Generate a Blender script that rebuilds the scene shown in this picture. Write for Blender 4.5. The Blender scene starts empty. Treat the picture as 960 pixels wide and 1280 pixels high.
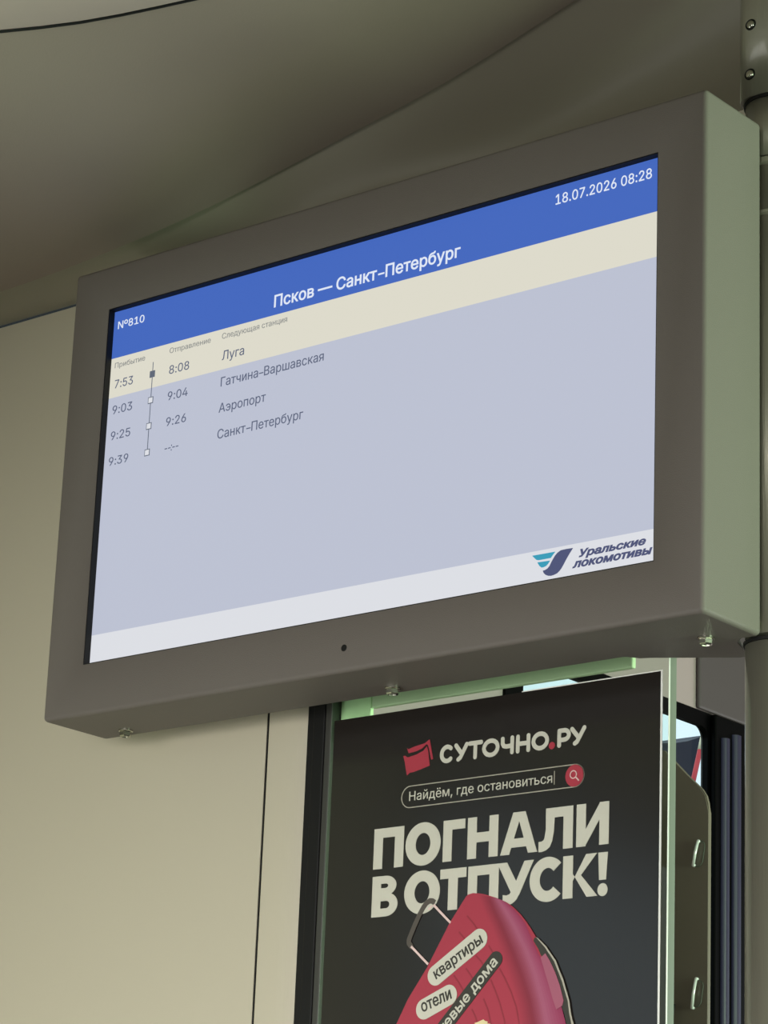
import bpy, bmesh, math, random
from mathutils import Vector
random.seed(4)
S = bpy.context.scene
COL = S.collection

# ---------------------------------------------------------------- camera
FPX = 3577.0
YAW, PITCH, ROLL = .696, .3065, .041
EYE = Vector((1.43528, -1.35399, 1.54449))
FWD = Vector((-math.sin(YAW)*math.cos(PITCH), math.cos(YAW)*math.cos(PITCH), math.sin(PITCH)))
_r = Vector((math.cos(YAW), math.sin(YAW), 0)); _u = _r.cross(FWD)
RIGHT = _r*math.cos(ROLL) + _u*math.sin(ROLL)
UP = -_r*math.sin(ROLL) + _u*math.cos(ROLL)
cd = bpy.data.cameras.new('camera'); cam = bpy.data.objects.new('camera', cd); COL.objects.link(cam)
cd.sensor_fit = 'VERTICAL'; cd.sensor_height = 24.0; cd.lens = FPX/1280*24.0
cd.clip_start = .01; cd.clip_end = 200
from mathutils import Matrix
m3 = Matrix((RIGHT, UP, -FWD)).transposed()
cam.matrix_world = Matrix.Translation(EYE) @ m3.to_4x4()
S.camera = cam

def ray(x, y): return RIGHT*((x-480)/FPX) - UP*((y-640)/FPX) + FWD
def at(x, y, ax, v):
    """the point of the plane (axis ax = v) seen at a photo pixel"""
    d = ray(x, y); return EYE + d*((v-EYE[ax])/d[ax])

# ---------------------------------------------------------------- world, light, exposure
S.view_settings.view_transform = 'Standard'
S.view_settings.look = 'None'
S.view_settings.exposure = 0.0
S.view_settings.gamma = 1.0
S.view_settings.use_curve_mapping = False

def lin(c):
    return tuple((v/255/12.92 if v/255 <= .04045 else ((v/255+.055)/1.055)**2.4) for v in c)

w = bpy.data.worlds.new('sky'); S.world = w; w.use_nodes = True
nt = w.node_tree; nt.nodes.clear()
out = nt.nodes.new('ShaderNodeOutputWorld'); bg = nt.nodes.new('ShaderNodeBackground')
tc = nt.nodes.new('ShaderNodeTexCoord'); sx = nt.nodes.new('ShaderNodeSeparateXYZ')
rp = nt.nodes.new('ShaderNodeValToRGB')
rp.color_ramp.elements[0].position = .47; rp.color_ramp.elements[0].color = (.10, .12, .09, 1)
rp.color_ramp.elements[1].position = .54; rp.color_ramp.elements[1].color = (.80, 1.0, 1.10, 1)
mp = nt.nodes.new('ShaderNodeMapRange'); mp.inputs['From Min'].default_value = -1
nt.links.new(tc.outputs['Generated'], sx.inputs[0]); nt.links.new(sx.outputs['Z'], mp.inputs['Value'])
nt.links.new(mp.outputs[0], rp.inputs[0]); nt.links.new(rp.outputs[0], bg.inputs['Color'])
bg.inputs['Strength'].default_value = 1.0
nt.links.new(bg.outputs[0], out.inputs[0])

def area(name, loc, target, sx_, sy_, power, col):
    l = bpy.data.lights.new(name, 'AREA'); l.shape = 'RECTANGLE'; l.size = sx_; l.size_y = sy_
    l.energy = power; l.color = col
    o = bpy.data.objects.new(name, l); COL.objects.link(o); o.location = loc
    o.rotation_euler = (Vector(target)-Vector(loc)).to_track_quat('-Z', 'Y').to_euler()
    return o
area('side_window_daylight', (2.55, .50, 1.86), (0, .50, 2.0), 1.3, .6, 62, (.74, 1.0, .70))
area('door_window_daylight', (-.40, -1.05, 1.25), (.6, -.5, 1.75), .9, .75, 8, (1.0, .97, .95))
area('rear_daylight', (1.2, -2.4, 1.5), (.25, .1, 1.46), 1.6, .7, 5.6, (1.0, .965, .92)).data.spread = math.radians(44)
area('saloon_daylight', (1.6, 3.2, 1.5), (-.3, 1.2, 2.1), 1.6, 1.0, 26, (1.0, .97, .98))

# ---------------------------------------------------------------- materials
def mat(name, col, rough=.5, metal=0, spec=.5, bump=0, bscale=900, var=0, vscale=6, coat=0, emit=None, es=1, aniso=False):
    m = bpy.data.materials.new(name); m.use_nodes = True
    n = m.node_tree; b = n.nodes['Principled BSDF']
    c = lin(col) if max(col) > 1 else col
    b.inputs['Base Color'].default_value = (*c, 1)
    b.inputs['Roughness'].default_value = rough; b.inputs['Metallic'].default_value = metal
    b.inputs['Specular IOR Level'].default_value = spec
    b.inputs['Coat Weight'].default_value = coat; b.inputs['Coat Roughness'].default_value = .12
    if emit:
        b.inputs['Emission Color'].default_value = (*lin(emit), 1); b.inputs['Emission Strength'].default_value = es
    t = None
    if bump or var or aniso:
        t = n.nodes.new('ShaderNodeTexCoord')
    if var:
        z = n.nodes.new('ShaderNodeTexNoise'); z.inputs['Scale'].default_value = vscale; z.inputs['Detail'].default_value = 3
        r = n.nodes.new('ShaderNodeMapRange'); r.inputs['To Min'].default_value = 1-var; r.inputs['To Max'].default_value = 1+var
        mx = n.nodes.new('ShaderNodeVectorMath'); mx.operation = 'SCALE'; mx.inputs[0].default_value = c
        n.links.new(t.outputs['Object'], z.inputs['Vector']); n.links.new(z.outputs[0], r.inputs['Value'])
        n.links.new(r.outputs[0], mx.inputs['Scale']); n.links.new(mx.outputs[0], b.inputs['Base Color'])
    if bump:
        z = n.nodes.new('ShaderNodeTexNoise'); z.inputs['Scale'].default_value = bscale; z.inputs['Detail'].default_value = 2
        bp = n.nodes.new('ShaderNodeBump'); bp.inputs['Strength'].default_value = bump; bp.inputs['Distance'].default_value = .0006
        if aniso:
            mpg = n.nodes.new('ShaderNodeMapping'); mpg.inputs['Scale'].default_value = (1, 1, .02)
            n.links.new(t.outputs['Object'], mpg.inputs[0]); n.links.new(mpg.outputs[0], z.inputs['Vector'])
        else:
            n.links.new(t.outputs['Object'], z.inputs['Vector'])
        n.links.new(z.outputs[0], bp.inputs['Height']); n.links.new(bp.outputs[0], b.inputs['Normal'])
    return m

def glass_mat(name, tint, rough=0.0, ior=1.45):
    m = bpy.data.materials.new(name); m.use_nodes = True; n = m.node_tree; n.nodes.clear()
    o = n.nodes.new('ShaderNodeOutputMaterial'); tr = n.nodes.new('ShaderNodeBsdfTransparent'); gl = n.nodes.new('ShaderNodeBsdfGlossy')
    tr.inputs[0].default_value = (*tint, 1); gl.inputs['Roughness'].default_value = rough
    fr = n.nodes.new('ShaderNodeFresnel'); fr.inputs[0].default_value = ior
    mx = n.nodes.new('ShaderNodeMixShader')
    ge = n.nodes.new('ShaderNodeNewGeometry'); sb_ = n.nodes.new('ShaderNodeMath'); sb_.operation = 'SUBTRACT'; sb_.use_clamp = True
    n.links.new(fr.outputs[0], sb_.inputs[0]); n.links.new(ge.outputs['Backfacing'], sb_.inputs[1])   # only the front surface mirrors
    n.links.new(sb_.outputs[0], mx.inputs[0]); n.links.new(tr.outputs[0], mx.inputs[1]); n.links.new(gl.outputs[0], mx.inputs[2])
    n.links.new(mx.outputs[0], o.inputs[0])
    return m

def emitter(name, col, k=1.0):
    return mat(name, (0.0, 0.0, 0.0), rough=.5, spec=.25, emit=col, es=k)

M = {}
M['paint'] = mat('grey_powder_coat', (108, 102, 97), rough=.55, spec=.35, bump=.35, bscale=1400, var=.03, vscale=9)
M['black'] = mat('black_rubber', (14, 14, 14), rough=.6, spec=.3)
M['cream'] = mat('cream_laminate', (192, 186, 166), rough=.45, spec=.35, var=.02, vscale=3)
M['taupe'] = mat('taupe_ceiling_laminate', (138, 125, 116), rough=.6, spec=.25, bump=.15, bscale=700, var=.02)
M['palepanel'] = mat('pale_ceiling_laminate', (172, 157, 150), rough=.6, spec=.25)
M['header'] = mat('grey_green_panel', (146, 140, 125), rough=.4, spec=.5, var=.03, vscale=4)
M['mauve'] = mat('pale_mauve_panel', (182, 162, 166), rough=.5, spec=.3)
M['floor'] = mat('grey_rubber_floor', (44, 42, 40), rough=.6, var=.12, vscale=60)
M['steel'] = mat('brushed_steel', (152, 149, 134), rough=.4, metal=.55, bump=.4, bscale=1600, aniso=True, coat=.5)
M['bright'] = mat('bright_zinc', (190, 188, 176), rough=.22, metal=1)
M['alu'] = mat('dark_anodised_aluminium', (64, 64, 60), rough=.45, metal=.2)
M['rail'] = mat('pale_green_rail', (205, 222, 186), rough=.5)
M['pale_green'] = mat('pale_green_plastic', (214, 244, 196), rough=.45)
M['glass'] = glass_mat('clear_glass', (.93, .98, .94))
M['pane'] = glass_mat('window_glass', (.97, .99, .99), ior=1.22)
M['glassedge'] = mat('green_glass_edge', (124, 132, 122), rough=.3, spec=.6)
M['gloss_black'] = mat('glossy_black_frame', (4, 4, 5), rough=.45, spec=.06)
M['rib'] = mat('dark_blue_rib', (48, 45, 74), rough=.4, spec=.5)
M['seat'] = mat('dark_grey_brown_plastic', (120, 110, 100), rough=.25, spec=.5, var=.05, vscale=14)
M['ticket'] = mat('clear_plastic_rim', (96, 100, 92), rough=.2, spec=.6)
M['pin'] = mat('whitened_pin', (238, 240, 238), rough=.2, metal=.2, spec=.8)  # near-white colour stands in for the bright reflection on the pin
M['navy'] = mat('navy_paint', (18, 20, 44), rough=.5, spec=.2)
M['red'] = mat('red_paint', (214, 62, 66), rough=.5)
M['creampaint'] = mat('cream_paint', (240, 232, 196), rough=.5)
# screen
M['scr_blue'] = emitter('screen_blue', (68, 104, 190))
M['scr_cream'] = emitter('screen_cream', (221, 218, 203))
M['scr_body'] = emitter('screen_pale_grey', (188, 193, 210))
M['scr_foot'] = emitter('screen_white', (220, 222, 228))
M['scr_white'] = emitter('screen_white_text', (224, 232, 246))
M['scr_text'] = emitter('screen_grey_text', (92, 100, 124))
M['scr_pale'] = emitter('screen_pale_text', (140, 142, 140))
M['scr_mark'] = emitter('screen_grey_mark', (96, 104, 120))
M['scr_teal'] = emitter('screen_teal', (58, 156, 184))
M['scr_navy'] = emitter('screen_navy', (78, 84, 120))
# poster print
def ink(name, col): return mat(name, col, rough=.35, spec=.3)
M['p_black'] = mat('poster_black_print', (36, 32, 30), rough=.2, spec=.5)
M['p_edge'] = ink('poster_paper_edge', (236, 238, 232))
M['p_white'] = ink('print_off_white', (204, 203, 188))
M['p_red'] = ink('print_red', (172, 60, 74))
M['p_case'] = ink('print_case_red', (168, 60, 76))
M['p_crease'] = ink('print_case_crease', (140, 50, 68))
M['p_side'] = ink('print_case_side', (152, 62, 94))
M['p_glow'] = ink('print_case_highlight', (160, 92, 114))
M['p_rib'] = ink('print_case_rib', (146, 52, 64))
M['p_tag'] = ink('print_case_latch', (164, 94, 114))
M['p_dark'] = ink('print_dark_grey', (62, 60, 54))
M['p_grip'] = ink('print_grip_grey', (88, 82, 76))
M['p_pale'] = ink('print_pale_pink', (226, 200, 194))
M['p_line'] = ink('print_thin_line', (176, 172, 156))
M['p_cream'] = ink('print_cream', (226, 212, 166))

# ---------------------------------------------------------------- helpers
def obj(name, bm, m=None, parent=None, smooth=False, mats=None):
    me = bpy.data.meshes.new(name)
    bmesh.ops.recalc_face_normals(bm, faces=bm.faces)
    bm.to_mesh(me); bm.free()
    for q in (mats or ([m] if m else [])): me.materials.append(q)
    if smooth:
        for p in me.polygons: p.use_smooth = True
    o = bpy.data.objects.new(name, me); COL.objects.link(o)
    if parent:
        o.parent = parent
        base = Vector(parent.location)
        pp = parent.parent
        while pp: base += pp.location; pp = pp.parent
        me.transform(Matrix.Translation(-base))
    return o
def tag(o, label, cat, group=None, kind=None):
    o['label'] = label; o['category'] = cat
    if group: o['group'] = group
    if kind: o['kind'] = kind
    return o
def thing(name, label, cat, loc, kind=None):
    o = bpy.data.objects.new(name, None); COL.objects.link(o); o.location = loc; o.empty_display_size = .05
    return tag(o, label, cat, kind=kind)
def struct(name, bm, m, label, cat, smooth=False, mats=None):
    return tag(obj(name, bm, m, smooth=smooth, mats=mats), label, cat, kind='structure')

def box(bm, a, b, bev=0, seg=2):
    x0, y0, z0 = a; x1, y1, z1 = b
    v = [bm.verts.new(p) for p in ((x0,y0,z0),(x1,y0,z0),(x1,y1,z0),(x0,y1,z0),(x0,y0,z1),(x1,y0,z1),(x1,y1,z1),(x0,y1,z1))]
    f = [bm.faces.new([v[i] for i in q]) for q in ((0,3,2,1),(4,5,6,7),(0,1,5,4),(1,2,6,5),(2,3,7,6),(3,0,4,7))]
    if bev:
        es = list({e for q in f for e in q.edges})
        bmesh.ops.bevel(bm, geom=es, offset=bev, segments=seg, profile=.5, affect='EDGES')
    return bm
def B(a, b, bev=0, seg=2): return box(bmesh.new(), a, b, bev, seg)

def lathe(bm, prof, loc, axis=2, n=32):
    """prof: (radius, along) pairs; closed caps"""
    rings = []
    for r, h in prof:
        ring = []
        for k in range(n):
            a = 2*math.pi*k/n; c, s = r*math.cos(a), r*math.sin(a)
            p = {2: (c, s, h), 1: (c, h, s), 0: (h, c, s)}[axis]
            ring.append(bm.verts.new(Vector(loc)+Vector(p)))
        rings.append(ring)
    for a, b in zip(rings, rings[1:]):
        for k in range(n): bm.faces.new((a[k], a[(k+1) % n], b[(k+1) % n], b[k]))
    bm.faces.new(rings[0][::-1]); bm.faces.new(rings[-1])
    return bm

def prism(bm, pts, ax, v0, v1):
    """polygon of 2-D points extruded along an axis"""
    def P(p, v): return {1: (p[0], v, p[1]), 0: (v, p[0], p[1]), 2: (p[0], p[1], v)}[ax]
    a = [bm.verts.new(P(p, v0)) for p in pts]; b = [bm.verts.new(P(p, v1)) for p in pts]
    n = len(pts)
    bm.faces.new(a[::-1]); bm.faces.new(b)
    for k in range(n): bm.faces.new((a[k], a[(k+1) % n], b[(k+1) % n], b[k]))
    return bm

def tube(bm, pts, r, n=10):
    rings = []
    for i, p in enumerate(pts):
        p = Vector(p); d = (Vector(pts[min(i+1, len(pts)-1)])-Vector(pts[max(i-1, 0)])).normalized()
        a = d.cross(Vector((0, 1, 0)));
        if a.length < .05: a = d.cross(Vector((1, 0, 0)))
        a.normalize(); b = d.cross(a)
        rings.append([bm.verts.new(p + a*r*math.cos(2*math.pi*k/n) + b*r*math.sin(2*math.pi*k/n)) for k in range(n)])
    for a, b in zip(rings, rings[1:]):
        for k in range(n): bm.faces.new((a[k], a[(k+1) % n], b[(k+1) % n], b[k]))
    bm.faces.new(rings[0][::-1]); bm.faces.new(rings[-1])
    return bm

import numpy as np
from mathutils.geometry import delaunay_2d_cdt
def fill(loops):
    """2-D loops -> (points, triangles) of everything they wind round (overlaps merge, reversed loops are holes)"""
    pts, edges = [], []
    for lp in loops:
        n0 = len(pts); n = len(lp)
        pts += [Vector(p) for p in lp]; edges += [(n0+k, n0+(k+1) % n) for k in range(n)]
    c = sum(pts, Vector((0, 0)))/len(pts)
    k = 1/max(max(abs(p.x-c.x), abs(p.y-c.y)) for p in pts)
    q = [(p-c)*k for p in pts]
    vs, es, fs, *_ = delaunay_2d_cdt(q, edges, [], 0, 1e-6)
    V = np.array([(v.x, v.y) for v in vs]); T = np.array([tuple(f) for f in fs])
    P = V[T].mean(axis=1)
    Q = np.array([(v.x, v.y) for v in q]); A = Q[[e[0] for e in edges]]; Bb = Q[[e[1] for e in edges]]
    wn = np.zeros(len(P), int)
    for i in range(0, len(P), 400):
        p = P[i:i+400, None, :]
        left = (Bb[:, 0]-A[:, 0])*(p[..., 1]-A[:, 1])-(p[..., 0]-A[:, 0])*(Bb[:, 1]-A[:, 1])
        up = (A[:, 1] <= p[..., 1]) & (Bb[:, 1] > p[..., 1]) & (left > 0)
        dn = (A[:, 1] > p[..., 1]) & (Bb[:, 1] <= p[..., 1]) & (left < 0)
        wn[i:i+400] = up.sum(1)-dn.sum(1)
    return [Vector(v)/k+c for v in vs], T[wn != 0].tolist()
def sheet(loops, y, t, put=lambda p: (p[0], p[1])):
    P, T = fill(loops); used = sorted({i for f in T for i in f})
    bm = bmesh.new(); vm = {i: bm.verts.new((put(P[i])[0], y, put(P[i])[1])) for i in used}
    for f in T:
        try: bm.faces.new([vm[i] for i in f])
        except ValueError: pass
    r = bmesh.ops.extrude_face_region(bm, geom=list(bm.faces))
    for v in r['geom']:
        if isinstance(v, bmesh.types.BMVert): v.co.y -= t
    return bm
def ccw(p):
    a = sum(p[k][0]*p[(k+1) % len(p)][1]-p[(k+1) % len(p)][0]*p[k][1] for k in range(len(p)))
    return list(p) if a > 0 else list(p)[::-1]
# flat print: overlapping polygons in the (X, Z) plane at depth y merged into one sheet t thick
def flat(polys, y, t=.0003): return sheet([ccw(p) for p in polys], y, t)
def ring_polys(cx, cz, rx, rz, wx, wz, a0=0, a1=2*math.pi, n=40):
    """ring of quads, outer radii rx, rz, stroke wx, wz"""
    o = []
    for k in range(n):
        a, b = a0+(a1-a0)*k/n, a0+(a1-a0)*(k+1)/n
        o.append([(cx+rx*math.cos(a), cz+rz*math.sin(a)), (cx+rx*math.cos(b), cz+rz*math.sin(b)),
                  (cx+(rx-wx)*math.cos(b), cz+(rz-wz)*math.sin(b)), (cx+(rx-wx)*math.cos(a), cz+(rz-wz)*math.sin(a))])
    return o
def disc(cx, cz, r, n=36): return [(cx+r*math.cos(2*math.pi*k/n), cz+r*math.sin(2*math.pi*k/n)) for k in range(n)]
def capsule(a, b, r, n=14):
    ang = math.atan2(b[1]-a[1], b[0]-a[0]); o = []
    for k in range(n+1): t = ang-math.pi/2+math.pi*k/n; o.append((b[0]+r*math.cos(t), b[1]+r*math.sin(t)))
    for k in range(n+1): t = ang+math.pi/2+math.pi*k/n; o.append((a[0]+r*math.cos(t), a[1]+r*math.sin(t)))
    return o
def line_poly(a, b, w_):
    d = (Vector(b)-Vector(a)).normalized(); n = Vector((-d.y, d.x))*w_/2; a = Vector(a); b = Vector(b)
    return [tuple(a+n), tuple(b+n), tuple(b-n), tuple(a-n)]

try: FONT = bpy.data.fonts.load(bpy.utils.resource_path('LOCAL')+'/datafiles/fonts/Inter.woff2')
except Exception: FONT = None
def outlines(body, bold, shear, sp):
    c = bpy.data.curves.new('lettering', 'FONT'); c.body = body; c.shear = shear; c.space_character = sp
    c.resolution_u = 5; c.fill_mode = 'NONE'
    if FONT: c.font = FONT
    o = bpy.data.objects.new('lettering', c); COL.objects.link(o); bpy.context.view_layer.update()
    me = bpy.data.meshes.new_from_object(o.evaluated_get(bpy.context.evaluated_depsgraph_get()))
    co = [v.co.copy() for v in me.vertices]; loops = []; cur = [0]
    link = {tuple(sorted(e.vertices)) for e in me.edges}
    for i in range(1, len(co)):
        if (i-1, i) in link: cur.append(i)
        else: loops.append(cur); cur = [i]
    loops.append(cur)
    bpy.data.objects.remove(o); bpy.data.curves.remove(c); bpy.data.meshes.remove(me)
    res = [[(co[i].x, co[i].y) for i in lp] for lp in loops if len(lp) > 2]
    if not bold: return res
    def ar(p): return sum(p[k-1][0]*p[k][1]-p[k][0]*p[k-1][1] for k in range(len(p)))
    sg = 1 if ar(max(res, key=lambda p: abs(ar(p)))) > 0 else -1
    fat = []
    for p in res:                                   # heavier weight: every outline moves outwards
        q = [Vector(p[k]) for k in range(len(p)) if (Vector(p[k])-Vector(p[k-1])).length > 1e-6]; o_ = []
        for k in range(len(q)):
            a = (q[k]-q[k-1]).normalized(); b = (q[(k+1) % len(q)]-q[k]).normalized()
            n = Vector((a.y+b.y, -a.x-b.x)); L = max(n.length, .5); n = n/L*min(2/L, 1.6)
            o_.append(tuple(q[k]+n*bold*sg))
        fat.append(o_)
    return fat
HREF = None
def text(name, body, p0, p1, cap, y, m, parent, bold=0.0, shear=0.0, t=.0002, sp=1.0):
    """lettering in plane Y=y from (x,z) p0 to p1 along its baseline, capitals `cap` high"""
    global HREF
    if HREF is None: HREF = max(p[1] for lp in outlines('Н', 0, 0, 1) for p in lp)
    lp = []; cx = 0
    for i, part in enumerate(body.split('-')):
        if i:
            h = .055+bold; z = .36*HREF; q = [(cx+.07, z-h/2), (cx+.37, z-h/2), (cx+.37, z+h/2), (cx+.07, z+h/2)]
            lp.append(q); cx += .43
        if part:
            o_ = outlines(part, bold, shear, sp); a = min(p[0] for q in o_ for p in q); b = max(p[0] for q in o_ for p in q)
            lp += [[(p[0]-a+cx, p[1]) for p in q] for q in o_]; cx += b-a
    xs = [p[0] for q in lp for p in q]; x0, x1 = min(xs), max(xs)
    d = Vector((p1[0]-p0[0], p1[1]-p0[1])); L = d.length; d.normalize(); n = Vector((-d.y, d.x))
    kx, ky = L/(x1-x0), cap/HREF
    def put(p): return Vector(p0) + d*((p[0]-x0)*kx) + n*(p[1]*ky)
    return obj(name, sheet(lp, y, t, put), m, parent)

# ================================================================ THE SETTING
ZB = 2.0                       # underside of the display
XS = -.3                       # inner face of the side wall
def sm(a, b, x): t = max(0, min(1, (x-a)/(b-a))); return t*t*(3-2*t)
def depth(px): return .028 + .052*sm(120, 430, px)      # the ceiling edge stands out further on the side of the wall
EDGE = [(p.x, p.y, p.z) for p in (at(x, y, 1, depth(x)) for x, y in
        ((0,365),(65,343),(135,315),(180,296.5),(215,281),(258,261),(300,240),(350,214.5),(400,188),(440,166.5),(480,145),(530,119),(580,90),(650,45),(720,0)))]
x0_, y0_, z0_ = EDGE[0]
EDGE = [(-.6, y0_, z0_-.004), (-.31, y0_, z0_-.003), (-.2, y0_, z0_-.0015)] + EDGE + [(.55,.08,2.525),(.75,.08,2.568),(1.0,.08,2.598),(1.3,.08,2.61),(3.0,.08,2.61)]
def on_edge(x, k):
    for p, q in zip(EDGE, EDGE[1:]):
        if p[0] <= x <= q[0]: return p[k]+(q[k]-p[k])*(x-p[0])/(q[0]-p[0])
    return EDGE[-1][k]
def smooth(x, k): return sum(on_edge(max(-.6, min(3, x+d*.012)), k) for d in range(-2, 3))/5
def zs(x): return smooth(x, 2)
def ye(x): return smooth(x, 1)

bm = bmesh.new()
xs_ = [XS+(1.0-XS)*k/65 for k in range(66)] + [1.2, 1.5, 2.0, 2.6]
ys_ = [-.1, -.2, -.4, -.8, -1.4, -2.2, -3.6]
g = [[bm.verts.new((x, y, zs(x))) for y in [ye(x)]+ys_] for x in xs_]
top = [[bm.verts.new((x, y, zs(x)+.012)) for y in (ye(x), ys_[-1])] for x in xs_]
for i in range(len(xs_)-1):
    for j in range(len(ys_)): bm.faces.new((g[i][j], g[i+1][j], g[i+1][j+1], g[i][j+1]))
    bm.faces.new((g[i][0], top[i][0], top[i+1][0], g[i+1][0]))
    bm.faces.new((top[i][0], top[i][1], top[i+1][1], top[i+1][0]))
for i in range(len(xs_)-1):
    for r in (g, ):
        e = bm.edges.get((r[i][0], r[i+1][0])); e.smooth = False
    bm.edges.get((top[i][0], top[i+1][0])).smooth = False
struct('ceiling', bm, M['taupe'], 'taupe curved ceiling panel sweeping up over the display', 'ceiling', smooth=True)

# pale ceiling panel beyond the curved joint
def on_ceiling(x, y, drop):
    z = 2.42
    for _ in range(20):
        p = at(x, y, 2, z); z = zs(p.x)-drop
    return at(x, y, 2, z)
edge = [on_ceiling(x, y, .004) for x, y in ((-120, 48), (-60, 46.5), (0, 42), (50, 37), (100, 30.5), (150, 21.5), (200, 11), (250, 0), (300, -13), (360, -31), (420, -52))]
d0 = (edge[-1]-edge[-2]).normalized(); d1 = (edge[0]-edge[1]).normalized()
bm = bmesh.new()
rows = []
for k, p in enumerate(edge):
    d = Vector((.75, -.66, 0))
    col = []
    for s in (0, .004, .05, .2, .5, .9):
        q = p+d*s; q.z = zs(q.x)-(.0015 if s == 0 else .004)-.0*s
        col.append(bm.verts.new(q))
    rows.append([bm.verts.new(p+Vector((0, 0, .0039)))]+col)
for a, b in zip(rows, rows[1:]):
    for k in range(len(a)-1): bm.faces.new((a[k], a[k+1], b[k+1], b[k]))
struct('trim_1', bm, M['palepanel'], 'pale ceiling panel behind a curved dark joint, upper corner of the photo', 'ceiling panel', smooth=True)
bm = bmesh.new(); tube(bm, [p+Vector((-.0008, .0007, .0022)) for p in edge], .0013, 8)
struct('trim_2', bm, M['black'], 'thin dark sealing joint between the taupe and pale ceiling panels', 'joint', smooth=True)

# cove between the ceiling edge and the top of the wall
bm = bmesh.new(); N = 14
xs_ = [XS+(1.25-XS)*k/60 for k in range(61)]
rows = []
for x in xs_:
    z0, z1 = 2.3712, zs(x)+.006
    bul = .008 + .045*sm(.12, .34, x)
    col = []
    for k in range(N+1):
        t = k/N
        y = .1 + (ye(x)+.002-.1)*t + bul*math.sin(math.pi*t)
        col.append(bm.verts.new((x, y, z0+(z1-z0)*t)))
    rows.append(col)
for a, b in zip(rows, rows[1:]):
    for k in range(N): bm.faces.new((a[k], a[k+1], b[k+1], b[k]))
struct('wall_upper', bm, M['header'], 'smooth grey green cove panel between ceiling edge and wall behind the display', 'cove panel', smooth=True)

# cream wall with its seam, corner post
xs1, xs2, xs3 = .1216, .1235, .1645
bm = B((XS, .1, 0), (xs1, .13, 2.3695), .0005)
struct('wall_back', bm, M['cream'], 'large plain cream wall panel behind the display', 'wall')
bm = B((XS, .1035, 0), (.17, .128, 2.376)); box(bm, (xs1+.00005, .1006, 0), (xs2-.0006, .1030, 2.369))
struct('trim_3', bm, M['black'], 'dark backing seen as the narrow vertical seam in the cream wall', 'seam')
prof = [(xs2, .128), (xs2, .1005), (xs2+.001, .1)]
for k in range(13):
    t = k/12; prof.append((xs2+.016+(xs3-xs2-.016)*math.sin(t*math.pi/2), .1+.0125*(1-math.cos(t*math.pi/2))))
prof += [(xs3, .128)]
bm = bmesh.new(); prism(bm, prof, 2, 0, 2.3695)
struct('trim_4', bm, M['cream'], 'narrow cream corner post with rounded edge beside the black gasket', 'corner post')

# floor
struct('floor', B((XS-.05, -3.6, -.04), (2.7, 4.2, 0)), M['floor'], 'grey rubber carriage floor', 'floor')

# side wall with the openings for two windows (one mirrored in the poster)
def wall_with_hole(bm, x0, x1, y0, y1, z0, z1, holes):
    ys = sorted({y0, y1, *[h[0] for h in holes], *[h[1] for h in holes]})
    zs_ = sorted({z0, z1, *[h[2] for h in holes], *[h[3] for h in holes]})
    for a, b in zip(ys, ys[1:]):
        for c, d in zip(zs_, zs_[1:]):
            if any(h[0] <= a and b <= h[1] and h[2] <= c and d <= h[3] for h in holes): continue
            box(bm, (x0, a, c), (x1, b, d))
    bmesh.ops.remove_doubles(bm, verts=bm.verts, dist=1e-5)
    return bm
WY0, WY1, WZ0, WZ1 = .955, 1.3035, 1.45, 2.3017
bm = wall_with_hole(bmesh.new(), XS-.02, XS, .132, 4.2, 0, 2.60, [(WY0-.02, WY1+.075, WZ0-.02, WZ1+.0155)])
struct('wall_left', bm, M['mauve'], 'pale mauve side wall panel above the window beyond the glass', 'wall')
bm = wall_with_hole(bmesh.new(), XS-.05, XS-.0005, -3.6, .099, 0, 2.385, [(-1.75, -.60, .8, 2.16)])
struct('wall_side', bm, M['cream'], 'cream side wall of the entrance area', 'wall')
bm = wall_with_hole(bmesh.new(), 2.6, 2.65, -3.6, 4.2, 0, 2.62, [(-1.2, 1.5, .8, 2.0)])
struct('wall_right', bm, M['cream'], 'cream side wall across the aisle', 'wall')
struct('trim_5', B((XS-.04, .135, 2.60), (2.65, 4.2, 2.64)), M['taupe'], 'ceiling of the saloon beyond the glass', 'ceiling')

# window seen through the gap
def rounded(y0, y1, z0, z1, r, n=8):
    o = []
    for cy, cz, a in ((y1-r, z1-r, 0), (y0+r, z1-r, 90), (y0+r, z0+r, 180), (y1-r, z0+r, 270)):
        for k in range(n+1): t = math.radians(a+90*k/n); o.append((cy+r*math.cos(t), cz+r*math.sin(t)))
    return o
def frame_x(bm, outer, inner, x0, x1):
    n = len(outer)
    L = [[bm.verts.new((x, *p)) for p in q] for q, x in ((inner, x0), (outer, x0), (outer, x1), (inner, x1))]
    for a, b in zip(L, L[1:]+L[:1]):
        for k in range(n): bm.faces.new((a[k], a[(k+1) % n], b[(k+1) % n], b[k]))
    return bm
win = thing('window_1', 'window with black frame seen between glass panel and steel pole', 'window', (XS, (WY0+WY1)/2, WZ0), kind='structure')
bm = frame_x(bmesh.new(), rounded(WY0-.03, WY1+.085, WZ0-.03, WZ1+.017, .012), rounded(WY0, WY1, WZ0, WZ1, .014), XS-.003, XS+.004)
obj('window_frame', bm, M['gloss_black'], win)
bm = frame_x(bmesh.new(), rounded(WY0-.004, WY1+.012, WZ0-.004, WZ1+.006, .016), rounded(WY0+.003, WY1+.006, WZ0+.003, WZ1+.003, .015), XS-.009, XS-.004)
obj('gasket', bm, M['alu'], win)
obj('pane', B((XS-.008, WY0-.01, WZ0-.01), (XS-.0045, WY1+.02, WZ1+.01)), M['pane'], win)
win2 = thing('window_2', 'entrance side window mirrored faintly in the poster', 'window', (XS, -1.2, .9), kind='structure')
obj('window_frame', frame_x(bmesh.new(), rounded(-1.78, -.57, .77, 2.19, .04), rounded(-1.73, -.62, .82, 2.14, .05), XS-.03, XS+.006), M['gloss_black'], win2)
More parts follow.
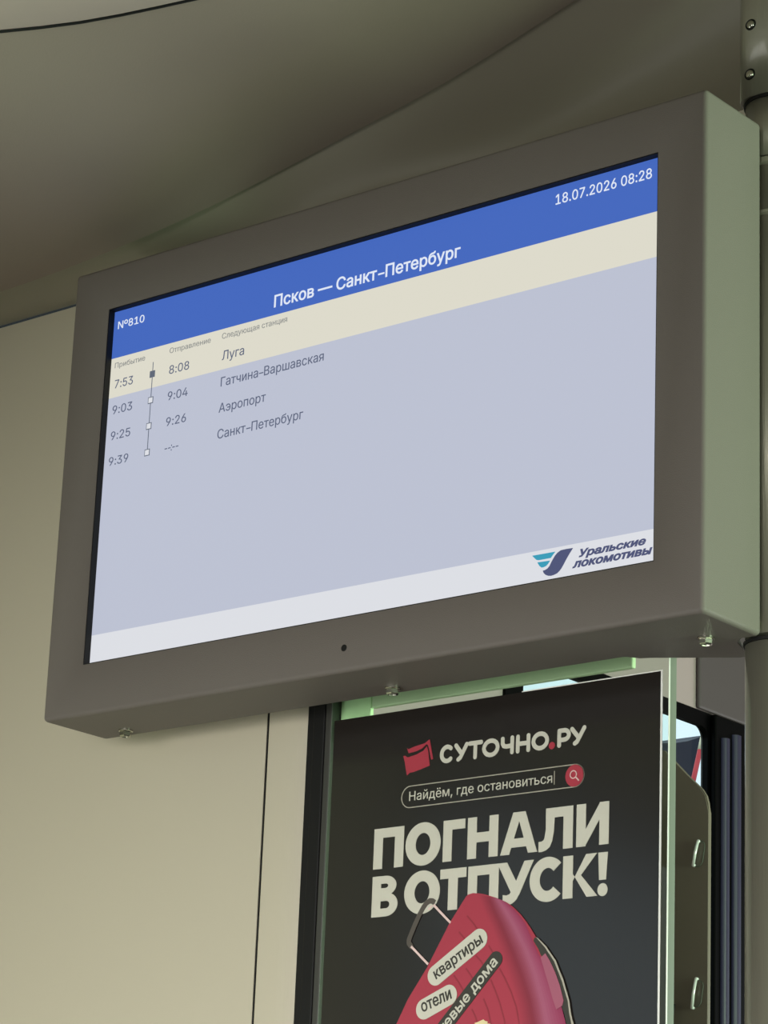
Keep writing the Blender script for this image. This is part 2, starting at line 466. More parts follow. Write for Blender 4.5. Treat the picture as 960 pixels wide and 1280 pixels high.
obj('pane', B((XS-.03, -1.735, .815), (XS-.026, -.615, 2.145)), M['pane'], win2)

struct('trim_7', B((XS+.0003, 1.2835, WZ1+.0185), (XS+.006, 1.52, 2.599), .003), mat('dark_mauve_panel', (92, 82, 86), rough=.5, spec=.3), 'dark grey upright panel above the ribbed window pillar', 'panel')

# dark ribbed pillar next to the window
pil = thing('trim_6', 'black window pillar with dark blue upright ribs beside the steel pole', 'pillar', (XS, 1.34, 0), kind='structure')
obj('pillar_panel', B((XS+.0045, WY1+.004, 0), (XS+.012, 1.50, 2.3175), .002), M['gloss_black'], pil)
for px0, px1, ytop in ((903, 911.5, 922), (916.5, 926, 918)):
    a = at(px0, 1000, 0, XS+.014); b = at(px1, 1000, 0, XS+.014); z = at(px0, ytop, 0, XS+.014).z
    bm = bmesh.new(); r = (b.y-a.y)/2
    pr = [((a.y+b.y)/2+r*math.cos(math.pi*k/12), XS+.0118+.006*math.sin(math.pi*k/12)) for k in range(13)]
    aa = [bm.verts.new((q[1], q[0], 0)) for q in pr]; bb = [bm.verts.new((q[1], q[0], z)) for q in pr]
    for k in range(12): bm.faces.new((aa[k], aa[k+1], bb[k+1], bb[k]))
    bm.faces.new(aa); bm.faces.new(bb); bm.faces.new((aa[0], bb[0], bb[-1], aa[-1]))
    obj('rib', bm, M['rib'], pil, smooth=False)

# ================================================================ INFORMATION DISPLAY
W, H, D = .55, .3369, .0635
disp = thing('information_display', 'grey boxed passenger information screen listing train stops', 'information display', (0, 0, ZB))
OX0, OX1, OZ0, OZ1 = .0362, .5145, 2.0364, 2.3028
bm = bmesh.new()
def rect(x0, x1, z0, z1, y): return [bm.verts.new((x0, y, z0)), bm.verts.new((x1, y, z0)), bm.verts.new((x1, y, z1)), bm.verts.new((x0, y, z1))]
iD, iF = rect(OX0, OX1, OZ0, OZ1, .02), rect(OX0, OX1, OZ0, OZ1, 0)
oF, oB = rect(0, W, ZB, ZB+H, 0), rect(0, W, ZB, ZB+H, D)
for a, b in ((iD, iF), (iF, oF), (oF, oB)):
    for k in range(4): bm.faces.new((a[k], a[(k+1) % 4], b[(k+1) % 4], b[k]))
bm.faces.new(oB); bm.faces.new(iD)
bm.edges.ensure_lookup_table()
ov = set(oF+oB)
es = [e for e in bm.edges if e.verts[0] in ov and e.verts[1] in ov]
bmesh.ops.bevel(bm, geom=es, offset=.0032, segments=4, profile=.5, affect='EDGES')
hs = obj('housing', bm, M['paint'], disp)
md = hs.modifiers.new('n', 'WEIGHTED_NORMAL')
for p in hs.data.polygons: p.use_smooth = True
# black lining of the opening
bm = bmesh.new(); e = .0008
a0, a1 = rect(OX0, OX1, OZ0, OZ1, .0006), rect(OX0+e, OX1-e, OZ0+e, OZ1-e, .0006)
b0, b1 = rect(OX0, OX1, OZ0, OZ1, .0115), rect(OX0+e, OX1-e, OZ0+e, OZ1-e, .0115)
for a, b in ((a0, a1), (a1, b1), (b1, b0)):
    for k in range(4): bm.faces.new((a[k], a[(k+1) % 4], b[(k+1) % 4], b[k]))
obj('screen_gasket', bm, M['black'], disp)['label'] = 'black gasket lining the screen opening'
# screen: four colour bands
SY = .006
SX0, SX1 = OX0+.0006, OX1-.0006
zb = [OZ0+.0006, 2.0589, 2.2352, 2.2657, 2.3022]
bm = bmesh.new(); box(bm, (SX0, SY+.0002, OZ0+.0006), (SX1, SY+.006, OZ1-.0006))
for f in bm.faces: f.material_index = 4
for k in range(4):
    v = [bm.verts.new(p) for p in ((SX0, SY, zb[k]), (SX1, SY, zb[k]), (SX1, SY, zb[k+1]), (SX0, SY, zb[k+1]))]
    bm.faces.new(v).material_index = k
scr = obj('screen', bm, None, disp, mats=[M['scr_foot'], M['scr_body'], M['scr_cream'], M['scr_blue'], M['black']])
scr['label'] = 'lit screen with blue heading band, cream row and pale grey list'
TY = SY-.0001
def sp(x, y): p = at(x, y, 1, SY); return (p.x, p.z)
def stext(name, body, a, b, cap, m, **k):
    p0, p1 = sp(*a), sp(*b); z = (p0[1]+p1[1])/2
    return text(name, body, (p0[0], z), (p1[0], z), cap, TY, m, scr, **k)
def caph(x, y, dy): return sp(x, y-dy)[1]-sp(x, y)[1]
stext('train_number', 'Nº810', (147.7, 410.6), (180.3, 403.2), .0056, M['scr_white'], bold=.004)
stext('route_heading', 'Псков — Санкт-Петербург', (342.7, 384), (575.5, 321), .0088, M['scr_white'], bold=.010)
stext('date_and_time', '18.07.2026 08:28', (694.8, 255.5), (815, 223), .0068, M['scr_white'], bold=.004)
stext('column_heading', 'Прибытие', (143.8, 459.6), (181.4, 451.4), .0040, M['scr_pale'])
stext('column_heading', 'Отправление', (212.2, 441.5), (263.5, 428.6), .0040, M['scr_pale'])
stext('column_heading', 'Следующая станция', (277.7, 423.6), (359, 402.6), .0042, M['scr_pale'])
TM = M['scr_text']
for body, a, b in (('7:53', (143.4, 485.6), (166, 480)), ('9:03', (140.6, 518), (165, 512.3)), ('9:25', (138.5, 550.4), (162.6, 545)), ('9:39', (136, 582.6), (160, 577.2))):
    stext('arrival_time', body, a, b, .0063, TM)
for body, a, b in (('8:08', (211.5, 467.3), (236.3, 462)), ('9:04', (209.7, 500.4), (234.5, 494.8)), ('9:26', (207.6, 532.8), (232.4, 527.2)), ('--:--', (205.8, 565), (222.8, 561.5))):
    stext('departure_time', body, a, b, .0063, TM)
for body, a, b in (('Луга', (277.7, 449.9), (305, 443.8)), ('Гатчина-Варшавская', (276, 483.2), (404.6, 450.8)), ('Аэропорт', (273.5, 516), (332, 501.8)), ('Санкт-Петербург', (271.7, 549), (378.8, 523.2))):
    stext('station_name', body, a, b, .0068, TM)
# stop markers on their line
pts = [sp(190.8, 467.7), sp(188.6, 500.4), sp(186.4, 532.8), sp(184.2, 565.8)]
lx = sum(p[0] for p in pts)/4
zt = sp(192, 452.6)[1]
obj('route_line', flat([line_poly((lx, zt), (lx, pts[3][1]), .0006)], TY, .00015), M['scr_mark'], scr)
for k, p in enumerate(pts):
    s = .0025; z = p[1]
    sq = [(lx-s, z-s), (lx+s, z-s), (lx+s, z+s), (lx-s, z+s)]
    mk = obj('stop_marker', flat([sq], TY-.0001, .0002), M['scr_mark'], scr)
    if k:
        s -= .0006
        sq = [(lx-s, z-s), (lx+s, z-s), (lx+s, z+s), (lx-s, z+s)]
        o_ = flat([sq], TY-.0003, .0001)
        # a pale centre makes this an open square
        me2 = bpy.data.meshes.new('t'); o_.to_mesh(me2); o_.free()
        b2 = bmesh.new(); b2.from_mesh(mk.data); n0 = len(b2.faces)
        me2.transform(Matrix.Translation((0, 0, -ZB)))
        b2.from_mesh(me2); b2.faces.ensure_lookup_table()
        for f in b2.faces[n0:]: f.material_index = 1
        b2.to_mesh(mk.data); b2.free(); mk.data.materials.append(M['scr_foot'])
    else: mk['label'] = 'filled grey square marking the current stop'
# maker's emblem and name in the footer
def e1(x, y): return sp(655+x/5.647, 660+y/5.647)
obj('emblem_wing', flat([[e1(*q) for q in ((347,142),(300,149),(262,158),(238,176),(222,195),(208,218),(195,242),(183,268),(170,285),(152,297),(135,303),(142,320),(155,332),(172,338),(192,338),(214,331),(235,320),(252,303),(266,284),(282,255),(300,220),(322,182))]], TY), M['scr_navy'], scr)
obj('emblem_bars', flat([[e1(*q) for q in ((60,197),(222,168),(205,190),(190,212),(105,228),(90,226),(78,215))], [e1(*q) for q in ((96,244),(185,231),(172,252),(158,268),(140,277),(126,280),(112,270))]], TY), M['scr_teal'], scr)
p0, p1 = e1(388, 200), e1(862, 122); z = (p0[1]+p1[1])/2
text('maker_name', 'Уральские', (p0[0], z), (p1[0], z+.0003), .0046, TY, M['scr_navy'], scr, bold=.030, shear=.28)
p0, p1 = e1(342, 282), e1(908, 180); z = (p0[1]+p1[1])/2
text('maker_name', 'локомотивы', (p0[0], z), (p1[0], z), .0049, TY, M['scr_navy'], scr, bold=.030, shear=.28)

# sensor hole, bolts, rear plate
hole = at(430, 810, 1, 0)
bm = bmesh.new(); lathe(bm, [(.0023, .0004), (.0023, -.0002), (.0021, -.0003)], (hole.x, 0, hole.z), axis=1, n=20)
obj('sensor_hole', bm, M['black'], disp, smooth=False)['label'] = 'small round black sensor hole in the lower frame'
for x, y in ((162, 914), (496, 861), (886, 798)):
    p = at(x, y, 2, ZB); p.y = .048
    bm = bmesh.new()
    lathe(bm, [(.0052, ZB+.001), (.0052, ZB-.0010), (.0048, ZB-.0013), (.0030, ZB-.0014)], (p.x, p.y, 0), n=24)   # washer
    hexr = [(.0042, -.0013), (.0044, -.0018), (.0044, -.0042), (.0036, -.0050), (.0026, -.0051), (.0022, -.0040)]
    lathe(bm, [(r, ZB+h) for r, h in hexr], (p.x, p.y, 0), n=6)
    obj('bolt', bm, M['bright'], disp)['label'] = 'shiny bolt head under the housing'
bm = bmesh.new()
A = at(780, 821, 2, ZB); Bq = at(800, 824, 2, ZB); Cq = at(925, 823, 2, ZB)
prism(bm, [(.44, D-.004), (A.x, D-.0005), (Bq.x, Bq.y), (Bq.x+.006, Bq.y+.002), (Cq.x, Cq.y), (.5236, .1005), (.5225, .0870), (.5285, .0700), (.5330, .0655), (.5395, D-.004)], 2, ZB+.0005, ZB+.0035)
obj('mounting_plate', bm, M['paint'], disp)
bm = bmesh.new(); box(bm, (.08, D-.001, 2.06), (.40, .1, 2.12), .001); box(bm, (.08, D-.001, 2.24), (.40, .1, 2.30), .001)
obj('wall_bracket', bm, M['paint'], disp)

# ================================================================ STEEL POLE
PX, PY, PR = .5468, .0870, .020
pole = thing('grab_pole', 'upright brushed steel grab pole at the edge of the display', 'pole', (PX, PY, 0))
bm = bmesh.new(); lathe(bm, [(PR, 0), (PR, 1.9995)], (PX, PY, 0), n=64); lathe(bm, [(PR, 2.0035), (PR, 2.315)], (PX, PY, 0), n=64); lathe(bm, [(PR, 2.317), (PR, 2.358)], (PX, PY, 0), n=64)
o = obj('tube', bm, M['steel'], pole, smooth=False)
for p in o.data.polygons: p.use_smooth = len(p.vertices) == 4
for z in (2.0, 2.3585):
    bm = lathe(bmesh.new(), [(PR-.001, z-.0012), (PR+.0011, z-.0008), (PR+.0011, z+.0012), (PR-.001, z+.0016)], (PX, PY, 0), n=64)
    obj('joint_ring', bm, M['black'], pole)['label'] = 'black ring at a pole joint'
# clamp behind the display
for prof in ([(PR, 2.3105), (PR+.002, 2.3115), (PR+.002, 2.3150), (PR, 2.316)], [(PR, 2.276), (PR+.0016, 2.277), (PR+.0016, 2.279), (PR, 2.28)]):
    obj('clamp_collar', lathe(bmesh.new(), prof, (PX, PY, 0), n=64), M['steel'], pole)
# upper socket: rounded square section
def squircle(r, n=56, e=3.2):
    o = []
    for k in range(n):
        a = 2*math.pi*k/n; c, s = math.cos(a), math.sin(a)
        q = (abs(c)**e+abs(s)**e)**(-1/e); o.append((PX+r*q*c, PY+r*q*s))
    return o
bm = bmesh.new(); prism(bm, squircle(.0208), 2, 2.360, zs(PX)+.004)
o = obj('ceiling_socket', bm, M['steel'], pole)
for p in o.data.polygons: p.use_smooth = len(p.vertices) == 4
for x, y in ((938.5, 31), (937.5, 93)):
    p = at(x, y, 1, PY-.0206)
    rv = bmesh.new(); lathe(rv, [(.0039, .001), (.0039, -.0004), (.0036, -.0006), (.0031, -.0005), (.0029, .0001)], (p.x, p.y, p.z), axis=1, n=24)
    rim = obj('rivet', rv, M['black'], pole)
    hd = bmesh.new(); lathe(hd, [(.0029, .0006), (.0029, -.0006), (.0024, -.0013), (.0012, -.0017)], (p.x, p.y, p.z), axis=1, n=24)
    obj('rivet_head', hd, M['bright'], rim, smooth=True)

# ================================================================ GLASS PARTITION
GY0, GY1 = .1005, .109
GX0, GX1 = .1815, .4588
gp = thing('glass_partition', 'clear glass screen with green edge behind the poster', 'glass partition', ((GX0+GX1)/2, .105, .3))
bm = B((GX0, GY0, .3), (GX1-.0006, GY1, 2.36))
obj('pane', bm, M['glass'], gp)
obj('bevel_glint', B((GX1-.0004, GY0-.0001, .3), (GX1+.0001, GY0+.0014, 2.36), .0002, 1), M['p_edge'], gp)['label'] = 'off-white bevel painting the glint along the front of the glass edge'  # opaque off-white bevel, the glint is put into its colour
obj('polished_edge', B((GX1-.0006, GY0+.0014, .3), (GX1, GY1, 2.36), .0002, 1), M['glassedge'], gp)['label'] = 'pale green polished glass edge'
rx0 = at(471, 885, 1, .115).x; rx1 = at(797, 835, 1, .115).x
rz0 = at(790, 837, 1, .1135).z
obj('top_rail', B((rx0, .1092, rz0), (rx1, .1135, rz0+.07), .001), M['rail'], gp)['label'] = 'pale green rail along the top of the glass'
obj('corner_plate', B((GX0, .1092, 1.985), (rx0-.0004, .1125, rz0+.07), .0006), M['pale_green'], gp)['label'] = 'pale green plate at the upper corner of the glass'
obj('gasket', B((xs3+.0004, .0995, .2), (.1755, .122, 2.368), .001), M['black'], gp)['label'] = 'black rubber gasket between wall and glass'
obj('edge_channel', B((.1757, .1000, .2), (.1812, .120, 2.368), .0008), M['alu'], gp)['label'] = 'dark aluminium channel holding the glass'

# ================================================================ POSTER
PYF = .1000
def pp(x, y): p = at(x, y, 1, PYF); return (p.x, p.z)
tl, tr = pp(419.5, 898), pp(826.5, 842); br = pp(820.5, 1280); bl = pp(400, 1280)
X0, X1, Z1 = (tl[0]+bl[0])/2, (tr[0]+br[0])/2, (tl[1]+tr[1])/2
Z0 = Z1-.40
po = thing('advertising_poster', 'dark advertising poster with a red suitcase on the glass partition', 'poster', ((X0+X1)/2, PYF, Z0))
bm = B((X0, PYF, Z0), (X1+.0002, PYF+.0004, Z1))
obj('sheet', bm, M['p_black'], po)
e = .0009
obj('paper_margin', flat([[(X1+.0002, Z0), (X1+.0016, Z0), (X1+.0016, Z1+.0007), (X1+.0002, Z1+.0007)], [(X0+.16, Z1), (X1+.0016, Z1), (X1+.0016, Z1+.0007), (X0+.16, Z1+.0007)]], PYF+.0004, .0004), M['p_edge'], po)
L1, L2, L3, L4, L5, L6 = (PYF-.00005-k*.00022 for k in range(6))
TH = .0003
# headline in heavy block letters
def glyph(ch, s):
    """polygons in a unit box; s = stem width as a share of the letter's width"""
    h = .235                                        # horizontal stroke as a share of the height
    if ch == 'П': return [[(0,0),(s,0),(s,1),(0,1)], [(1-s,0),(1,0),(1,1),(1-s,1)], [(0,1-h),(1,1-h),(1,1),(0,1)]]
    if ch == 'О': return ring_polys(.5, .5, .5, .53, s, .26)
    if ch == 'Г': return [[(0,0),(s,0),(s,1),(0,1)], [(0,1-h),(1,1-h),(1,1),(0,1)]]
    if ch == 'Н': return [[(0,0),(s,0),(s,1),(0,1)], [(1-s,0),(1,0),(1,1),(1-s,1)], [(0,.385),(1,.385),(1,.62),(0,.62)]]
    if ch == 'А': return [[(0,0),(.245,0),(.345,.30),(.50,.78),(.665,1),(.335,1)], [(1,0),(.755,0),(.655,.30),(.50,.78),(.335,1),(.665,1)], [(.24,.16),(.76,.16),(.69,.37),(.31,.37)]]
    if ch == 'Л': return [[(1-s,0),(1,0),(1,1),(1-s,1)], [(.20,1-h),(1,1-h),(1,1),(.20,1)],
                          [(.20,1),(.46,1),(.46,.80),(.445,.45),(.40,.22),(.17,.30),(.205,.50),(.20,.80)],
                          [(.17,.30),(.40,.22),(.33,.08),(.22,.01),(.08,-.02),(0,-.015),(0,.225),(.08,.225),(.14,.25)]]
    if ch == 'И': return [[(0,0),(s,0),(s,1),(0,1)], [(1-s,0),(1,0),(1,1),(1-s,1)], [(0,0),(s*.95,0),(1,1),(1-s*.95,1)]]
    if ch == 'В':
        o = [[(0,0),(s,0),(s,1),(0,1)], [(s*.9,0),(.541,0),(.541,.2),(s*.9,.2)], [(s*.9,.38),(.541,.38),(.541,.58),(s*.9,.58)],
             [(s*.9,.51),(.501,.51),(.501,.70),(s*.9,.70)], [(s*.9,.81),(.501,.81),(.501,1),(s*.9,1)]]
        o += ring_polys(.54, .29, .46, .29, s*.92, .20, -math.pi/2, math.pi/2, 24)
        o += ring_polys(.50, .755, .43, .245, s*.92, .19, -math.pi/2, math.pi/2, 24)
        return o
    if ch == 'Т': return [[(0,1-h),(1,1-h),(1,1),(0,1)], [(.5-s/2,0),(.5+s/2,0),(.5+s/2,1),(.5-s/2,1)]]
    if ch == 'У': return [[(0,1),(.27,1),(.58,.44),(.44,.19)], [(1,1),(.745,1),(.42,.30),(.52,.14),(.62,.20)],
                          [(.62,.22),(.42,.34),(.36,.24),(.27,.215),(.17,.235),(.17,.0),(.26,-.02),(.38,-.01),(.48,.04),(.56,.11)]]
    if ch == 'С': return ring_polys(.56, .5, .56, .53, s*1.02, .26, math.radians(43), math.radians(317), 40)
    if ch == 'К': return [[(0,0),(s,0),(s,1),(0,1)], [(s,.40),(.66,1),(.97,1),(.52,.52),(1,0),(.69,0),(s,.57)]]
    if ch == '!': return [[(.02,1),(.98,1),(.83,.36),(.14,.36)], disc_e(.5, .13, .5, .15)]
    return []
def disc_e(cx, cz, rx, rz, n=28): return [(cx+rx*math.cos(2*math.pi*k/n), cz+rz*math.sin(2*math.pi*k/n)) for k in range(n)]
def h3(x, y): return pp(455+x/3, 990+y/3)
def headline(letters, x0, y0, x1, y1, cap):
    a, b = h3(x0, y0), h3(x1, y1); z = (a[1]+b[1])/2; pol = []
    for ch, l, r, s in letters:
        yl = y0+(l-x0)*(y1-y0)/(x1-x0); yr = y0+(r-x0)*(y1-y0)/(x1-x0)
        u0, u1 = h3(l, yl)[0], h3(r, yr)[0]
        for q in glyph(ch, s): pol.append([(u0+(u1-u0)*u, z+cap*v) for u, v in q])
    return pol
c1 = h3(97, 130)[1]-h3(91, 282)[1]
c2 = h3(445, 275)[1]-h3(437, 432)[1]
hl = headline([('П',35,147,.30),('О',154,286,.29),('Г',295,377,.41),('Н',387,502,.295),('А',511,650,.27),('Л',655,783,.28),('И',796,918,.29)], 35, 287, 918, 200, c1)
obj('headline_word', flat(hl, L1, TH), M['p_white'], po)
hl = headline([('В',28,125,.34),('О',149,283,.29),('Т',283,381,.36),('П',388,503,.30),('У',497,634,.27),('С',620,741,.31),('К',745,876,.285),('!',876,914,.3)], 28, 467, 870, 395, c2)
obj('headline_word', flat(hl, L1, TH), M['p_white'], po)

# logo: red cards, round-ended wordmark, red dot
def h2(x, y): return pp(495+x/3.84, 900+y/3.84)
obj('logo_cards', flat([[h2(*q) for q in ((37,174),(45,172),(58,180),(100,166),(132,148),(150,126),(156,150),(163,219),(120,237),(85,250),(66,254),(54,266),(48,235),(44,205))],
    [h2(*q) for q in ((54,134),(60,141),(92,127),(140,112),(163,93),(168,120),(179,187),(170,191),(162,150),(156,122),(148,116),(128,136),(100,150),(62,160))]], L1, TH), M['p_red'], po)
p0, p1 = h2(213, 208), h2(736, 140)
zb0 = h2(213, 207)[1]; zb1 = h2(840, 128)[1]
zl = (h2(240, 207)[1]+h2(660, 152)[1])/2; capl = h2(240, 118)[1]-h2(236, 207)[1]
def stroke(pts, w_):
    o = []
    for a, b in zip(pts, pts[1:]): o.append(line_poly(a, b, w_))
    for p in pts: o.append(disc(p[0], p[1], w_/2, 20))
    return o
def logo_letters():
    o = []; wd = capl*.235; r = wd/2
    def put(l, r_, lines):
        u0 = h2(l, 170)[0]+r; u1 = h2(r_, 170)[0]-r
        z0, hgt = zl+r, capl-wd
        for ln in lines: o.extend(stroke([(u0+(u1-u0)*u, z0+hgt*v) for u, v in ln], wd))
    def arc(cx, cy, rx, ry, a, b, n=18): return [(cx+rx*math.cos(math.radians(a+(b-a)*k/n)), cy+ry*math.sin(math.radians(a+(b-a)*k/n))) for k in range(n+1)]
    put(212, 275, [arc(.56, .5, .56, .5, 48, 312)])
    put(280, 348, [[(0,1),(.52,.40)], [(1,1),(.42,.1),(.24,0)]])
    put(345, 417, [[(0,1),(1,1)], [(.5,1),(.5,0)]])
    put(414, 497, [arc(.5, .5, .5, .5, 0, 360)])
    put(503, 566, [[(0,1),(0,.66),(.12,.50),(.4,.44),(1,.46)], [(1,1),(1,0)]])
    put(576, 644, [[(0,1),(0,0)], [(1,1),(1,0)], [(0,.5),(1,.5)]])
    put(650, 734, [arc(.5, .5, .5, .5, 0, 360)])
    put(774, 838, [[(0,0),(0,1),(.5,1)], arc(.5, .68, .5, .32, 90, -90), [(.5,.36),(0,.36)]])
    put(835, 912, [[(0,1),(.52,.40)], [(1,1),(.42,.1),(.24,0)]])
    return o
obj('logo_wordmark', flat(logo_letters(), L1, TH), M['p_white'], po)
q = h2(749, 127); obj('logo_dot', flat([disc(q[0], zl+.0021, .0024)], L1, TH), M['p_red'], po)
# search bar
a = h2(75, 365); zt, zbm = h2(77, 311)[1], h2(62, 418)[1]; zt2, zb2 = h2(865, 214)[1], h2(850, 330)[1]
zm = (zt+zbm+zt2+zb2)/4; rr = (zt-zbm+zt2-zb2)/4
lx0, lx1 = h2(27, 368)[0]+rr, h2(905, 268)[0]-rr
co, ci = capsule((lx0, zm), (lx1, zm), rr), capsule((lx0, zm), (lx1, zm), rr-.0006)
obj('search_outline', flat([[co[k], co[(k+1) % len(co)], ci[(k+1) % len(co)], ci[k]] for k in range(len(co))], L1, TH), M['p_line'], po)
p0, p1 = h2(64, 388), h2(750, 312); z = zm-rr*.36
text('search_text', 'Найдём, где остановиться', (p0[0], z), (p1[0], z), (h2(66, 344)[1]-h2(66, 388)[1]), L1, M['p_white'], po, t=.0003)
q = h2(761, 285); obj('text_cursor', flat([line_poly((q[0], zm-rr*.55), (q[0], zm+rr*.62), .0005)], L1, TH), M['p_line'], po)
q = h2(859, 272); cir = obj('search_button', flat([disc(q[0], zm, rr*.96)], L1, TH), M['p_red'], po)
s = rr*.36
obj('magnifier', flat(ring_polys(q[0]-s*.3, zm+s*.25, s, s, .0006, .0006)+[line_poly((q[0]+s*.42, zm-s*.45), (q[0]+s*1.35, zm-s*1.35), .0008)], L3, TH), M['p_pale'], cir)

# suitcase picture
def c4(x, y): return pp(490+x/6.857, 1110+y/6.857)
def c5(x, y): return pp(590+x/6.857, 1110+y/6.857)
case = obj('suitcase_picture', flat([[pp(*q) for q in ((583.3,1121),(586,1118.5),(592,1116.6),(599,1116.9),(606.7,1118),(621,1122.5),(632,1127),(640,1132),(645,1136.5),(652,1143.5),(658.5,1152),(664,1160),(670,1170),(677,1184),(686,1206),(694,1230),(701,1255),(708,1282),(714,1310),(717,1350),(714,1385),(700,1402),(600,1420),(490,1425),(470,1415),(462,1390),(464,1370),(480,1316),(496.5,1280),(510.4,1250),(535,1209),(563,1153.7))]], L2, TH+.0002), M['p_case'], po)
case['label'] = 'tilted red suitcase printed on the poster'
Y3, Y4, Y5, Y6 = L3, L4, L5, L6
CA = [(60,58),(110,190),(170,320),(240,500),(320,740),(385,960),(420,1180),(440,1400)]
CB = [(150,75),(195,190),(258,320),(340,510),(430,740),(500,960),(540,1180),(570,1400)]
CD = [(225,92),(290,190),(370,330),(470,530),(545,740),(605,960),(650,1180),(690,1400)]
CE = [(286,116),(374,190),(464,304),(572,560),(690,760),(760,960),(815,1180),(850,1400)]
KA, KB, KD, KE = (168, 60, 76), (134, 48, 64), (166, 92, 118), (148, 56, 88)
bm = bmesh.new(); mats = []; NS = 7
yb = Y3-.00043
for (P0, P1, k0, k1) in ((CA, CB, KA, KB), (CB, CD, KB, KD), (CD, CE, KD, KE)):
    for i in range(NS):
        mats.append(ink('print_case_tone', tuple(k0[c]+(k1[c]-k0[c])*(i+.5)/NS for c in range(3))))
        def mixp(f): return [Vector((*c5(*(P0[j][d]+(P1[j][d]-P0[j][d])*f for d in (0, 1))), 0)) for j in range(len(P0))]
        l, r = mixp(i/NS), mixp((i+1)/NS)
        for j in range(len(P0)-1):
            f = bm.faces.new([bm.verts.new((p.x, yb, p.y)) for p in (l[j], l[j+1], r[j+1], r[j])]); f.material_index = len(mats)-1
bmesh.ops.remove_doubles(bm, verts=bm.verts, dist=1e-6)
obj('case_side', bm, None, case, mats=mats)
obj('case_edge', flat([[c5(*q) for q in ((545,425),(570,432),(640,505),(720,625),(785,790),(835,965),(862,1100),(885,1200),(920,1400),(850,1400),(820,1180),(800,1080),(775,1010),(770,900),(720,760),(660,640),(600,580),(575,520),(535,455))]], Y5, .0002), M['p_dark'], case)
obj('case_edge_glint', flat([[c5(*q) for q in ((560,424),(575,430),(645,502),(727,622),(793,788),(843,963),(860,1085),(890,1200),(930,1400),(915,1400),(870,1200),(845,1085),(830,968),(779,795),(713,630),(634,510))]], Y5-.0002, .0002), M['p_line'], case)
obj('case_latch', flat([[c5(*q) for q in ((600,600),(640,562),(675,620),(725,725),(765,840),(796,965),(785,1010),(735,1045),(705,960),(660,800))]], Y5-.0004, .0002), M['p_tag'], case)
rl = []
for ln in ([(650,240),(700,300),(745,365)], [(580,378),(645,455)], [(835,495),(872,562)], [(725,580),(770,630),(805,690)], [(640,690),(705,785)], [(535,750),(580,815),(632,905)], [(790,950),(830,1050),(855,1170),(870,1260)], [(690,1040),(720,1100),(745,1180)]):
    rl += [line_poly(c4(*a), c4(*b), .0011) for a, b in zip(ln, ln[1:])]
for ln in ([(240,690),(290,780),(340,890),(385,1020),(412,1170),(425,1330)], [(165,785),(205,880),(245,990),(285,1140),(305,1300)]):
    rl += [line_poly(c5(*a), c5(*b), .0011) for a, b in zip(ln, ln[1:])]
obj('case_ribs', flat(rl, Y3-.0002, .0002), M['p_rib'], case)
# telescopic handle
hb = []
grip = [(372,128),(352,113),(328,112),(300,130),(275,165),(240,230),(200,320),(165,405),(150,445),(150,475),(170,502)]
for a, b in zip(grip, grip[1:]): hb += [line_poly(c4(*a), c4(*b), .0036), disc(*c4(*b), .0018, 14)]
obj('handle_grip', flat(hb, Y3, .0002), M['p_grip'], case)
obj('handle_rods', flat([line_poly(c4(362,146), c4(508,300), .0016), line_poly(c4(170,502), c4(316,655), .0016), line_poly(c4(318,186), c4(350,152), .0010)], Y3-.0002, .0002), M['p_pale'], case)
# stickers
def sticker(name, body, a, b, r, m, mt, ta, tb, cap, **k):
    A_, B_ = pp(*a), pp(*b)
    s = obj(name, flat([capsule(A_, B_, r)], Y5, .0003), m, case)
    return s
def sticker_text(body, a, b, cap, m, **k):
    text('sticker_text', body, pp(*a), pp(*b), cap, Y6-.0001, m, case, t=.0002, **k)
sticker('sticker', '', (546.1,1219.4), (600.1,1174.2), .0067, M['p_white'], None, None, None, 0)
sticker_text('квартиры', (546.6,1224.5), (605.5,1178), .0072, M['p_dark'], bold=.012)
sticker('sticker', '', (531.6,1261.7), (562.2,1244.2), .0067, M['p_white'], None, None, None, 0)
sticker_text('отели', (529.5,1265.8), (566.4,1248), .0078, M['p_dark'], bold=.012)
sticker('sticker', '', (535,1312), (621,1199.5), .0052, M['p_dark'], None, None, None, 0)
sticker_text('гостевые дома', (537,1317), (624,1203.5), .0068, M['p_white'], bold=.012)
obj('case_charm', flat([[c4(*q) for q in ((715,1160),(745,1150),(770,1138),(792,1128),(805,1140),(830,1148),(822,1160),(850,1166),(845,1230),(720,1230),(735,1180))]], Y5, .0002), M['p_cream'], case)

# ================================================================ SEAT BACK BEYOND THE GLASS
SYB = .45
def sb(x, y): p = at(x, y, 1, SYB); return (p.x, p.z)
seat = thing('seat_back', 'dark grey plastic seat shell with two slotted brackets beyond the glass', 'seat', (.15, SYB, 1.2))
out_ = [sb(*q) for q in ((830,938),(841,950),(858,968),(870,979.5),(877,986),(882,994),(884.6,1004),(885.5,1016))]
xr = out_[-1][0]
shape = [(-.12, out_[0][1]+.03)] + [(out_[0][0]-.12, out_[0][1]+.03)] + out_ + [(xr, 1.2), (-.12, 1.2)]
bm = bmesh.new(); prism(bm, shape, 1, SYB, SYB+.004)
bm.faces.ensure_lookup_table()
fr_ = [f for f in bm.faces if len(f.verts) > 6]
es = list({e for f in fr_ for e in f.edges})
bmesh.ops.bevel(bm, geom=es, offset=.0008, segments=2, affect='EDGES')
obj('seat_shell', bm, M['seat'], seat)
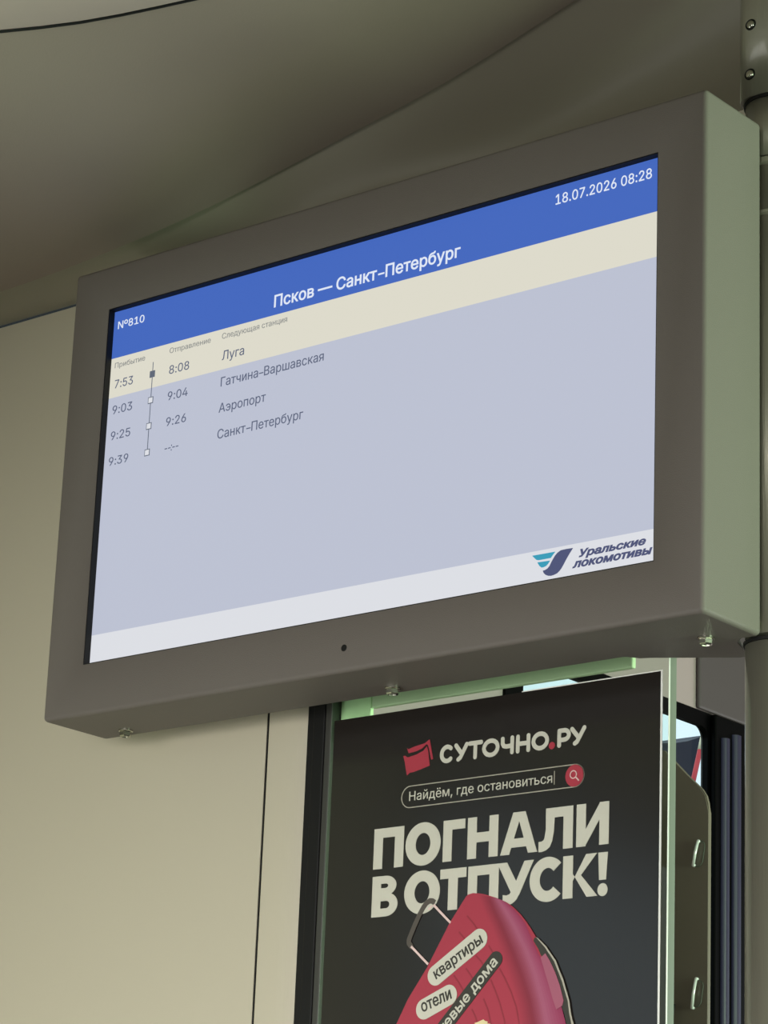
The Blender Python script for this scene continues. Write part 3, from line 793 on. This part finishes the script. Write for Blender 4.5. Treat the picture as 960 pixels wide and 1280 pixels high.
for (x0, y0), (x1, y1) in (((874.5, 1052), (868.5, 1082)), ((872, 1224), (867, 1260))):
    a, b = sb(x0, y0), sb(x1, y1); cx, cz = (a[0]+b[0])/2+.0012, (a[1]+b[1])/2
    t, u = (cx+.0012, cz+.0052), (cx-.0006, cz-.0056)
    r0, r1 = capsule(u, t, .0048), capsule(u, t, .0042)
    bm = flat([[r0[k], r0[(k+1) % len(r0)], r1[(k+1) % len(r0)], r1[k]] for k in range(len(r0))], SYB+.0003, .0012)
    ring = obj('slot_rim', bm, M['ticket'], seat)
    bm = bmesh.new(); tube(bm, [(a[0], SYB-.0022, a[1]), ((a[0]+b[0])/2, SYB-.003, (a[1]+b[1])/2), (b[0], SYB-.0022, b[1])], .0012, 10)
    tube(bm, [(a[0], SYB+.001, a[1]), (a[0], SYB-.0024, a[1])], .0013, 8); tube(bm, [(b[0], SYB+.001, b[1]), (b[0], SYB-.0024, b[1])], .0013, 8)
    obj('glint_pin', bm, M['pin'], ring, smooth=True)
bm = bmesh.new()
for pts_ in (((842, 1252), (840, 1266), (838, 1290)), ((847, 1256), (845, 1268), (843, 1290))):
    tube(bm, [(sb(*q)[0], SYB-.004, sb(*q)[1]) for q in pts_], .0007, 8)
obj('coat_hook', bm, M['black'], seat)

# ================================================================ OUTSIDE
XO = -3.0
def so(x, y, X): p = at(x, y, 0, X); return (p.y, p.z)
curve = [so(*q, XO) for q in ((560, 905), (700, 921), (800, 927.5), (830, 928.8), (845, 928.6), (860, 926.3), (872, 922.5), (880, 919))]
right = so(866, 985, XO)
shape = curve + [so(868, 975, XO), so(856, 1040, XO), (so(856, 1040, XO)[0], 0), (curve[0][0], 0)]
bm = bmesh.new(); prism(bm, shape, 0, XO-.5, XO)
tag(obj('railway_building', bm, M['navy']), 'dark navy building with curved roofline outside the window', 'building')
XP = -1.6
mk = thing('striped_pole', 'slanted red and cream striped pole outside the window', 'pole', (XP, so(852, 1040, XP)[0], 0))
a, b, c, d = (Vector((XP, *so(*q, XP))) for q in ((878.3, 922), (875.0, 938), (866.5, 976), (850, 1050)))
bm = bmesh.new(); tube(bm, [a, b], .0052, 14); obj('cream_tip', bm, M['creampaint'], mk, smooth=True)
bm = bmesh.new(); tube(bm, [b, c, d], .0052, 14); tube(bm, [d, Vector((XP, d.y-.02, 0))], .0052, 14); obj('red_shaft', bm, M['red'], mk, smooth=True)
